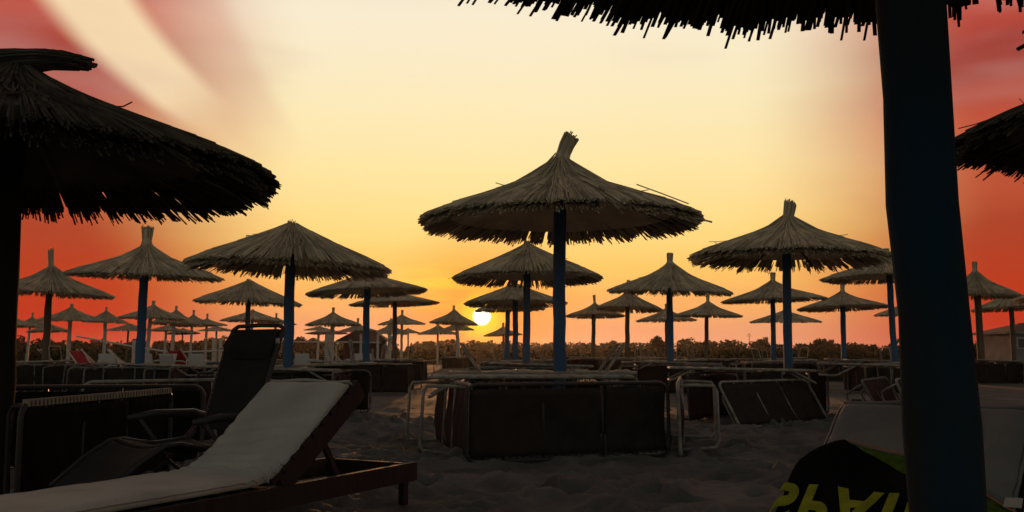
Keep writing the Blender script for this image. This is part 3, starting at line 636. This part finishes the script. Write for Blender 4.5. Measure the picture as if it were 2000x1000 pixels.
# ---------------------------------------------------------------- wooden lounger with white cushion
def wooden_lounger(label, clabel, head, foot_dir, width, length, bedz, back_len, back_ang, cushion_over=0.02, seed=0, over_foot=0.0, hinge=-1.0, cm='cushion'):
    """head: near-right corner of the head end of the base, local frame x = towards the head, y = across (left)"""
    fx = Vector((-foot_dir[0], -foot_dir[1], 0)).normalized(); ang = math.atan2(fx.y, fx.x)
    t = thing('wooden_lounger', label, 'sun lounger', (head[0], head[1], 0), ang)
    Wd, Ln = width, length
    m = M['wood']
    for y in (0, Wd):
        b = MB(); b.bar((-Ln, y, bedz - 0.055), (0, y, bedz - 0.055), 0.032, 0.10); b.obj('side_rail', m, t)
    for x in (-0.016, -Ln + 0.016):
        b = MB(); b.bar((x, 0.018, bedz - 0.055), (x, Wd - 0.018, bedz - 0.055), 0.028, 0.085); b.obj('crossbar', m, t)
    for x in (-0.06, -Ln + 0.1):
        for y in (0.034, Wd - 0.034):
            b = MB(); b.box((x, y, (bedz - 0.02) / 2 - 0.02), (0.045, 0.034, bedz)); b.obj('leg', m, t)
    hx = hinge
    b = MB(); n = 11
    for k in range(n):
        x = -Ln + 0.08 + (hx + Ln - 0.12) * k / (n - 1); b.box((x, Wd/2, bedz - 0.012), (0.06, Wd - 0.04, 0.018))
    b.obj('seat_slats', m, t)
    ca, sa = math.cos(back_ang), math.sin(back_ang)
    def bk(s, y, off=0.0): return Vector((hx + s*ca - off*sa, y, bedz + s*sa + off*ca))
    br = MB()
    br.bar(bk(0.06, 0.035, -0.05), bk(back_len + 0.09, 0.035, -0.05), 0.035, 0.11); br.bar(bk(0.06, Wd - 0.035, -0.05), bk(back_len + 0.09, Wd - 0.035, -0.05), 0.035, 0.11)
    ry = Matrix.Rotation(-back_ang, 3, 'Y')
    for k in range(9):
        s = 0.04 + (back_len - 0.03) * k / 8; br.box(bk(s, Wd/2, 0.0), (0.055, Wd - 0.02, 0.016), ry)
    bo = br.obj('backrest', m, t)
    for y in (0.06, Wd - 0.06):
        b = MB(); b.bar(bk(back_len*0.62, y, -0.05), (hx + back_len*0.62*ca + 0.22, y, bedz - 0.08), 0.022, 0.03); b.obj('prop', m, t)
    b = MB(); b.bar((hx + back_len*0.62*ca + 0.22, 0.03, bedz - 0.08), (hx + back_len*0.62*ca + 0.22, Wd-0.03, bedz - 0.08), 0.03, 0.03); b.obj('prop_bar', m, t)
    # cushion: runs up the bed and the backrest, folds over at the top
    cu = MB(); rs = random.Random(seed)
    Lf = Ln + hx + over_foot; total = Lf + back_len + 0.02; th = 0.045; rb = 0.28
    def center(s):                                  # returns point (x,z) and normal for arc coordinate s
        # smooth transition of the angle around the hinge
        n_ = 40; x = -Ln - over_foot; z = bedz + 0.008; prev = 0
        return None
    tab = []; x, z = -Ln - over_foot, bedz + 0.006; K = 160
    for k in range(K + 1):
        s = total * k / K; f = min(1, max(0, (s - (Lf - rb*0.55)) / (rb*1.5))); a = back_ang * f * f * (3 - 2*f)
        tab.append((x, z, a)); x += math.cos(a) * total / K; z += math.sin(a) * total / K
    ex, ez, ea = tab[-1]; tgt = bk(back_len + 0.02, 0, 0.012); dx, dz = tgt.x - ex, tgt.z - ez
    def fn(u, v, sd):
        k = u * K; i = min(K - 1, int(k)); f = k - i
        x = tab[i][0] + (tab[i+1][0] - tab[i][0]) * f; z = tab[i][1] + (tab[i+1][1] - tab[i][1]) * f; a = tab[i][2] + (tab[i+1][2] - tab[i][2]) * f
        w = max(0, u * total - Lf + rb*0.5) / (total - Lf + rb*0.5); x += dx * w; z += dz * w
        y = 0.03 + v * (Wd - 0.04)
        e = min(v, 1 - v) * (Wd); eu = min(u, 1 - u) * total; edge = min(1, e / 0.045) ; eg = min(1, eu / 0.04)
        h = th * (0.35 + 0.65 * math.sqrt(edge * (2 - edge)) * math.sqrt(max(0, eg * (2 - eg)))) if sd == 0 else 0.0
        if sd == 0:
            c = math.exp(-((u * total - Lf - 0.02) / 0.16) ** 2)
            wr = 0.016 * c * (0.35 + 0.65 * (1 - v)) * math.sin((u * total) * 88 + 5.0 * v + 3 * mnoise.noise(Vector((u*7, v*3, seed))) ) + 0.007 * math.exp(-((u*total - Lf - 0.30) / 0.18) ** 2) * math.sin(u*total*70 + 8*v + 2*mnoise.noise(Vector((u*5, v*4, 3))))
            wr += 0.006 * mnoise.noise(Vector((u * total * 5, v * 3, seed + 5))) + 0.003 * mnoise.noise(Vector((u * total * 16, v * 9, seed)))
            h += wr
            if abs(u * total - Lf - 0.0) < 0.016: h -= 0.016
            if u > 0.96: h -= 0.0
        return (x - math.sin(a) * h, y, z + math.cos(a) * h)
    cu.slab(fn, 150, 40)
    co = cu.obj('cushion', M[cm], None, True)
    co.matrix_world = Matrix.Translation((head[0], head[1], 0)) @ Matrix.Rotation(ang, 4, 'Z')
    tag(co, clabel, 'cushion')
    fl = MB()
    def ff(u, v, sd):
        p = bk(back_len + 0.035 + 0.012*math.sin(3.14*u), 0.03 + v * (Wd - 0.04), 0.04 - 0.13*u + 0.006*math.sin(v*9 + seed)); q = bk(1, 0) - bk(0, 0)
        return p + q * (0.006 if sd == 0 else 0.0)
    fl.slab(ff, 8, 20); fo = fl.obj('turned_over_hem', M[cm], co, True)
    pi = MB()
    for vv in (0.0, 1.0):
        pi.tube([fn(k / 60, 0.004 if vv == 0 else 0.996, 0) for k in range(61)], 0.005, 6)
    pi.obj('piping', M[cm], co, True)
    return t, (lambda s, y, off=0.0: co.matrix_world @ bk(s, y, off))
wooden_lounger('dark wooden lounger in the left foreground with raised back and open slatted base', 'long off white cushion on the wooden lounger in the left foreground',
               (-0.545, 5.4), (-0.465, -0.885), 0.57, 2.5, 0.27, 0.70, R_(35.5), seed=3, hinge=-1.15, over_foot=0.0)
lg2, bk2 = wooden_lounger('dark wooden lounger behind the thick blue post, raised back at lower right', 'grey white cushion on the lounger behind the thick blue post, half under a black towel',
               (1.875, 3.19), (-0.64, -0.77), 0.62, 1.95, 0.28, 0.66, R_(35), seed=9, cm='cushion2')

# ---------------------------------------------------------------- towel with lettering, draped over the second lounger's back
BL = 0.66; WD2 = 0.62
def tw(a, t, off=0.0):
    """a: 0 at the left edge of the backrest .. 1 right edge; beyond 0 it hangs down; t: 0 top edge .. 1 hinge"""
    s = BL * (1 - t); y = WD2 * (1 - a)
    bump = 0.012 * mnoise.noise(Vector((a * 5, t * 4, 2))) + 0.006 * mnoise.noise(Vector((a * 13, t * 9, 4)))
    if a >= 0: return bk2(s, y, 0.066 + off + bump)
    p = bk2(s, WD2, 0.066 + off + bump); q = bk2(s, WD2 + 0.06, 0.0)
    out = (q - bk2(s, WD2, 0.0)).normalized(); k = -a * WD2
    return p + out * (0.05 * (1 - math.exp(-k / 0.05)) + off*0.5) + Vector((0, 0, -1)) * max(0, k - 0.02) * 0.9
def topedge(a):
    if a < 0.02: return 0.40 + (0.02 - a) * 0.9
    if a < 0.14: return 0.40 - 0.11 * math.sin((a - 0.02) / 0.12 * math.pi / 2)
    return 0.29 + 0.62 * (a - 0.14) + 0.0 * a
b = MB()
def fn(u, v, sd):
    a = -0.34 + 1.40 * u; t0 = topedge(a); t1 = 1.12
    t = t0 + (t1 - t0) * v; p = tw(a, t, -0.012 * sd + 0.012 * math.sin(math.pi*min(1, v*6))); return p
b.slab(fn, 70, 44)
to = b.obj('beach_towel', M['towel'], None, True); tag(to, 'black towel with lime green lettering draped over the lounger at lower right', 'towel')
def child(b, name, m, smooth=False):
    o = b.obj(name, m, to, smooth); return o
b = MB()
def fe(u, v, sd):
    a = 0.20 + 0.82 * u; w = 0.13 * min(1, u * 2.2) ; t = topedge(a) - w * (1 - v); return tw(a, t, 0.004 - 0.008 * sd)
b.slab(fe, 40, 6); child(b, 'green_border', M['green'], True)
b = MB(); pts = []
for k in range(41):
    u = k / 40; a = 0.16 + 0.86 * u; pts.append(tw(a, topedge(a) - 0.135 * min(1, u * 2.2), 0.006))
b.tube(pts, 0.0022, 5); child(b, 'orange_piping', M['orange'])
# lettering, printed so that it reads upside down from here
def letters(txt, a0, t0, size):
    cu = bpy.data.curves.new('txt', 'FONT'); cu.body = txt; cu.size = size; cu.extrude = 0.0; cu.offset = size * 0.035; cu.space_character = 1.18
    ob = bpy.data.objects.new('txt', cu); COL.objects.link(ob)
    dg = bpy.context.evaluated_depsgraph_get(); m0 = bpy.data.meshes.new_from_object(ob.evaluated_get(dg))
    import bmesh
    bm = bmesh.new(); bm.from_mesh(m0); bmesh.ops.triangulate(bm, faces=bm.faces)
    for _ in range(2): bmesh.ops.subdivide_edges(bm, edges=[e for e in bm.edges if e.calc_length() > 0.02], cuts=1, use_grid_fill=False); bmesh.ops.triangulate(bm, faces=bm.faces)
    for v in bm.verts:
        p = tw(a0 + v.co.x * 0.78 / WD2, t0 + v.co.y / BL, 0.016); v.co = p
    m1 = bpy.data.meshes.new('lettering'); bm.to_mesh(m1); bm.free(); m1.materials.append(M['lime'])
    bpy.data.objects.remove(ob); bpy.data.curves.remove(cu)
    o = link('lettering', m1, to); return o
letters('SPAIN', -0.075, 0.665, 0.22)
b = MB(); b.slab(lambda u, v, sd: tw(0.94 + 0.07*u, 0.62 + 0.05*v, 0.016 - 0.002*sd), 4, 4); child(b, 'care_label', M['white'])

# ---------------------------------------------------------------- black reclining chair
t = thing('reclining_chair', 'black folding reclining chair with tall back behind the white cushioned lounger', 'chair', (-1.66, 5.4, 0), math.atan2(-0.80, -0.60))
# local: +x forward (towards the feet), y across
def seatline(s):                                    # side profile: back, seat, leg rest
    pts = [(-0.26, 1.01), (-0.22, 0.93), (-0.15, 0.72), (-0.08, 0.48), (0.0, 0.385), (0.25, 0.37), (0.46, 0.42), (0.62, 0.34), (0.80, 0.20)]
    k = s * (len(pts) - 1); i = min(len(pts) - 2, int(k)); f = k - i
    return pts[i][0] + (pts[i+1][0]-pts[i][0])*f, pts[i][1] + (pts[i+1][1]-pts[i][1])*f
def sl_part(name, s0, s1, w, m):
    b = MB()
    def g(u, v, sd):
        x, z = seatline(s0 + (s1 - s0)*u); y = (v - .5) * w; sag = 0.03 * (1 - (2*v-1)**2)
        if s1 <= 0.45: return (x - 0.01*sd - sag*0.8, y, z - sag*0.2)
        return (x, y, z - sag - 0.008*sd)
    b.slab(g, 24, 10); return b.obj(name, m, t, True)
sl_part('backrest', 0.0, 0.43, 0.46, M['blacksling']); sl_part('seat', 0.5, 0.76, 0.50, M['blacksling']); sl_part('leg_rest', 0.77, 1.0, 0.48, M['blacksling'])
b = MB()
b.slab(lambda u, v, sd: (-0.25 + 0.055*u + (0.035 if sd == 0 else -0.01) * math.sin(math.pi*u), (v-.5)*0.42, 1.01 - 0.17*u), 12, 8); b.obj('head_pillow', M['blacksling'], t, True)
b = MB(); pts = []
for k in range(13): x, z = seatline(0.42 * (1 - k/12)); pts.append((x - 0.01, 0.235, z))
x, z = seatline(0)
pts += [(x-0.01, 0.19, z + 0.02), (x-0.01, 0, z + 0.024), (x-0.01, -0.19, z + 0.02)]
for k in range(13): x, z = seatline(0.42 * k/12); pts.append((x - 0.01, -0.235, z))
b.tube(pts, 0.013, 8); b.obj('back_frame', M['darkframe'], t, True)
for y in (0.26, -0.26):
    b = MB(); pts = [(seatline(0.44 + 0.56*k/10)[0], y, seatline(0.44 + 0.56*k/10)[1]) for k in range(11)]; b.tube(pts, 0.012, 8); b.obj('seat_rail', M['darkframe'], t, True)
for y in (0.30, -0.30):
    b = MB(); b.tube([(-0.16, y, 0.50), (-0.05, y, 0.525), (0.2, y, 0.53), (0.36, y, 0.515)], [0.018, 0.024, 0.024, 0.016], 8); b.obj('armrest', M['darkframe'], t, True)
    b = MB(); b.tube([(0.30, y, 0.52), (0.10, y, 0.26), (-0.22, y, 0.01)], 0.012, 8); b.obj('rear_leg', M['darkframe'], t, True)
    b = MB(); b.tube([(-0.12, y, 0.50), (0.12, y, 0.26), (0.42, y, 0.01)], 0.012, 8); b.obj('front_leg', M['darkframe'], t, True)
for x, in ((-0.22,), (0.42,)):
    b = MB(); b.tube([(x, -0.30, 0.012), (x, 0.30, 0.012)], 0.012, 8); b.obj('foot_bar', M['darkframe'], t, True)
b = MB()
for y in (0.225, -0.225):
    for k in range(26):
        x, z = seatline(0.02 + 0.40*k/25); b.tube([(x, y, z), (x - 0.01, y*1.06, z - 0.01)], 0.004, 4)
b.obj('elastic_lacing', M['frame'], t)
b = MB(); x, z = seatline(0.06); b.box((x + 0.02, 0.235, z - 0.03), (0.004, 0.03, 0.03)); b.obj('white_tag', M['white'], t)

# ---------------------------------------------------------------- rails, posts, chairs far left
def rope_fence(label, pts, h_posts, m=M['rope'], r=0.028):
    t = thing('rope_fence', label, 'fence', tuple(pts[0]) if False else (pts[0].x, pts[0].y, 0))
    o = Vector((pts[0].x, pts[0].y, 0))
    for p in h_posts:
        b = MB(); b.box((p.x - o.x, p.y - o.y, p.z/2 + 0.02), (0.09, 0.09, p.z + 0.04)); b.box((p.x - o.x, p.y - o.y, p.z + 0.05), (0.11, 0.11, 0.02)); b.obj('post', M['whitepole'], t)
    b = MB(); b.tube([q - o for q in pts], r, 6); b.obj('rope', m, t)
pp = [P(150, 657, 34), P(262, 677, 31), P(335, 688, 30), P(430, 685, 31), P(520, 680, 32)]
rope_fence('white sagging rope on short posts crossing behind the left umbrellas', pp, [P(262, 668, 31), P(418, 664, 31), P(431, 664, 31.5)])
pp = [P(556, 667.5, 42), P(645, 668, 42), P(705, 668.5, 42), P(745, 669, 42)]
rope_fence('straight white rail on posts between the tall blue pole and the next pole', pp, [P(637, 655, 42), P(643, 655, 42.4), P(705, 655, 42), P(738, 655, 42)], M['whitepole'], 0.035)
pp = [P(755, 676, 40), P(800, 681, 40)]
q = P(763, 660, 40); b = MB(); b.tube([(0, 0, 0), (0, 0, q.z)], 0.035, 8)
o = thing('lamp_post', 'small white globe lamp on a post near the slim pole left of the sun', 'lamp', (q.x, 40, 0)); b.obj('post', M['whitepole'], o)
g = MB()
g.grid(lambda u, v: (0.13*math.cos(u*6.2832)*math.sin(math.pi*v), 0.13*math.sin(u*6.2832)*math.sin(math.pi*v), q.z + 0.13*math.cos(math.pi*v)), 14, 8); g.obj('globe', M['white'], o, True)
def deck_chair(label, u, y, rz, sc=1.0):
    p = P(u, 690, y); t = thing('deck_chair', label, 'chair', (p.x, y, 0), rz, 'red deck chairs behind the rope fence'); t.scale = (sc,)*3
    b = MB(); b.slab(lambda uu, v, sd: (-0.45 + 0.95*uu, (v-.5)*0.5, 0.95 - 0.75*uu - 0.12*math.sin(math.pi*uu) - 0.01*sd), 14, 4); b.obj('sling', M['red'], t, True)
    for y_ in (-0.28, 0.28):
        b = MB(); b.bar((-0.5, y_, 1.0), (0.5, y_, 0.0), 0.03, 0.04); b.bar((0.52, y_, 0.28), (-0.45, y_, 0.0), 0.03, 0.04); b.obj('side_frame', M['whitepole'], t)
for i, (u, y, rz, lb) in enumerate(((110, 30, 0.6, 'red deck chair closest to the left edge pole'), (168, 29, -0.4, 'red deck chair between the white poles at far left'), (186, 30, 0.2, 'red deck chair beside the rope at far left, right of its twin'),
                    (244, 30, 0.3, 'red deck chair just left of the flared-topknot pole'), (360, 29, 1.2, 'brightest red deck chair, left of the black reclining chair'), (672, 34, 0.2, 'red deck chair behind the rail near the paired white posts'))):
    deck_chair(lb, u, y, rz)
def plastic_chair(label, u, y, rz):
    p = P(u, 690, y); t = thing('plastic_chair', label, 'chair', (p.x, y, 0), rz, 'white plastic chairs scattered behind the rope fence')
    b = MB(); b.box((0, 0, 0.42), (0.46, 0.46, 0.025)); b.obj('seat', M['white'], t)
    b = MB(); b.slab(lambda uu, v, sd: ((v-.5)*0.46, 0.22 + 0.10*uu + 0.03*(1-(2*v-1)**2) + 0.015*sd, 0.44 + 0.42*uu), 6, 8); b.obj('backrest', M['white'], t, True)
    for sx in (-1, 1):
        for sy in (-1, 1):
            b = MB(); b.bar((sx*0.2, sy*0.2, 0.42), (sx*0.24, sy*0.25, 0), 0.04, 0.03); b.obj('leg', M['white'], t)
        b = MB(); b.tube([(sx*0.24, 0.24, 0.66), (sx*0.26, 0, 0.66), (sx*0.25, -0.2, 0.62), (sx*0.24, -0.24, 0.42)], 0.018, 6); b.obj('armrest', M['white'], t, True)
for u, y, rz, lb in ((212, 27, 0.5, 'white plastic chair left of the red one by the flared-topknot pole'), (224, 28, 2.2, 'white plastic chair immediately beside the blue pole at left'), (300, 27, 1.1, 'white plastic chair right of the flared-topknot pole'),
                     (318, 28, -0.7, 'white plastic chair under the rope, left of centre of its sag'), (340, 26, 2.8, 'white plastic chair in front of the brightest red deck chair'), (384, 27, 0.3, 'white plastic chair right of the brightest red deck chair'),
                     (402, 28, 1.9, 'white plastic chair nearest the left of the black reclining chair'), (590, 30, 0.2, 'white plastic chair right of the tall blue pole'), (612, 31, 1.4, 'white plastic chair between the tall blue pole and the paired posts'),
                     (690, 33, -0.5, 'white plastic chair below the red-brown roof'), (735, 32, 1.0, 'white plastic chair beside the pole of the overlapping umbrellas')):
    plastic_chair(lb, u, y, rz)
for u, y, rz, k, lb in ((600, 27, 0.1, 'allwhite', 'white sunbed lying low right of the tall blue pole'), (655, 28, -0.1, 'redbed', 'red and white sunbed lying by the paired posts'), (640, 25, 0.05, 'allwhite', 'white sunbed low in front of the red one by the paired posts'),
                    (300, 25, 0.2, 'allwhite', 'white sunbed low behind the dark beds at left'), (390, 26, -0.1, 'allwhite', 'white sunbed low beside the black chair'), (150, 26, 0.1, 'allwhite', 'white sunbed low behind the white poles at far left')):
    p = P(u, 690, y); sunbed(lb, (p.x, y), (math.cos(rz), math.sin(rz)), 'flat', 0.03, k, None, z=0.42)

# ---------------------------------------------------------------- small red-brown hut and pale house
p = P(712, 690, 50); t = thing('beach_hut', 'low hut with red-brown sloping roof behind the white posts', 'hut', (p.x, 50, 0)); t.scale = (0.85, 0.85, 0.9)
b = MB(); b.box((0, 0, 0.85), (2.3, 2.0, 1.7)); b.obj('wall', M['roof'], t)
b = MB(); v0 = len(b.v); b.v += [(-1.6, -1.4, 1.66), (1.6, -1.4, 1.66), (1.6, 1.4, 1.66), (-1.6, 1.4, 1.66), (-0.6, 0, 2.3), (0.6, 0, 2.3)]; b.f += [(0, 1, 5, 4), (1, 2, 5), (2, 3, 4, 5), (3, 0, 4), (0, 3, 2, 1)]; b.obj('roof', M['roof'], t)
for x in (-1.5, 1.5):
    b = MB(); b.box((x, -1.3, 0.83), (0.09, 0.09, 1.66)); b.obj('post', M['whitepole'], t)
p = P(1940, 690, 62); t = thing('pale_house', 'pale single-storey house with hipped roof at the right edge', 'house', (p.x + 2.8, 62, 0))
b = MB(); b.box((0, 0, 1.05), (5.4, 4, 2.1)); b.obj('wall', M['plaster'], t)
b = MB(); b.box((0, 0, 2.16), (6.1, 4.7, 0.14)); b.obj('eaves', M['plaster'], t)
b = MB(); b.v += [(-3, -2.3, 2.23), (3, -2.3, 2.23), (3, 2.3, 2.23), (-3, 2.3, 2.23), (-0.9, 0, 2.85), (0.9, 0, 2.85)]; b.f += [(0, 1, 5, 4), (1, 2, 5), (2, 3, 4, 5), (3, 0, 4), (0, 3, 2, 1)]; b.obj('roof', M['roof'], t)
for x in (-1.9, -0.4, 1.1):
    b = MB(); b.box((x, -2.02, 1.5), (0.8, 0.06, 0.7)); w = b.obj('window', M['white'], t)
    b = MB(); b.box((x, -2.05, 1.5), (0.68, 0.03, 0.58)); b.obj('pane', M['glass'], w)
b = MB(); b.box((2.2, -2.02, 0.95), (0.8, 0.06, 1.9)); b.obj('door', M['wood'], t)

# ---------------------------------------------------------------- air
b = MB(); b.box((0, 430, 6.0), (1960, 1150, 14.0))
hm = bpy.data.materials.new('evening_haze'); hm.use_nodes = True; ht = hm.node_tree
for n in list(ht.nodes): ht.nodes.remove(n)
pv = ht.nodes.new('ShaderNodeVolumePrincipled'); hoo = ht.nodes.new('ShaderNodeOutputMaterial'); ht.links.new(pv.outputs[0], hoo.inputs['Volume'])
pv.inputs['Color'].default_value = (0.95, 0.92, 0.88, 1); pv.inputs['Density'].default_value = 0.00006; pv.inputs['Anisotropy'].default_value = 0.75
tag(b.obj('haze', hm), kind='stuff', label='thin warm evening haze')
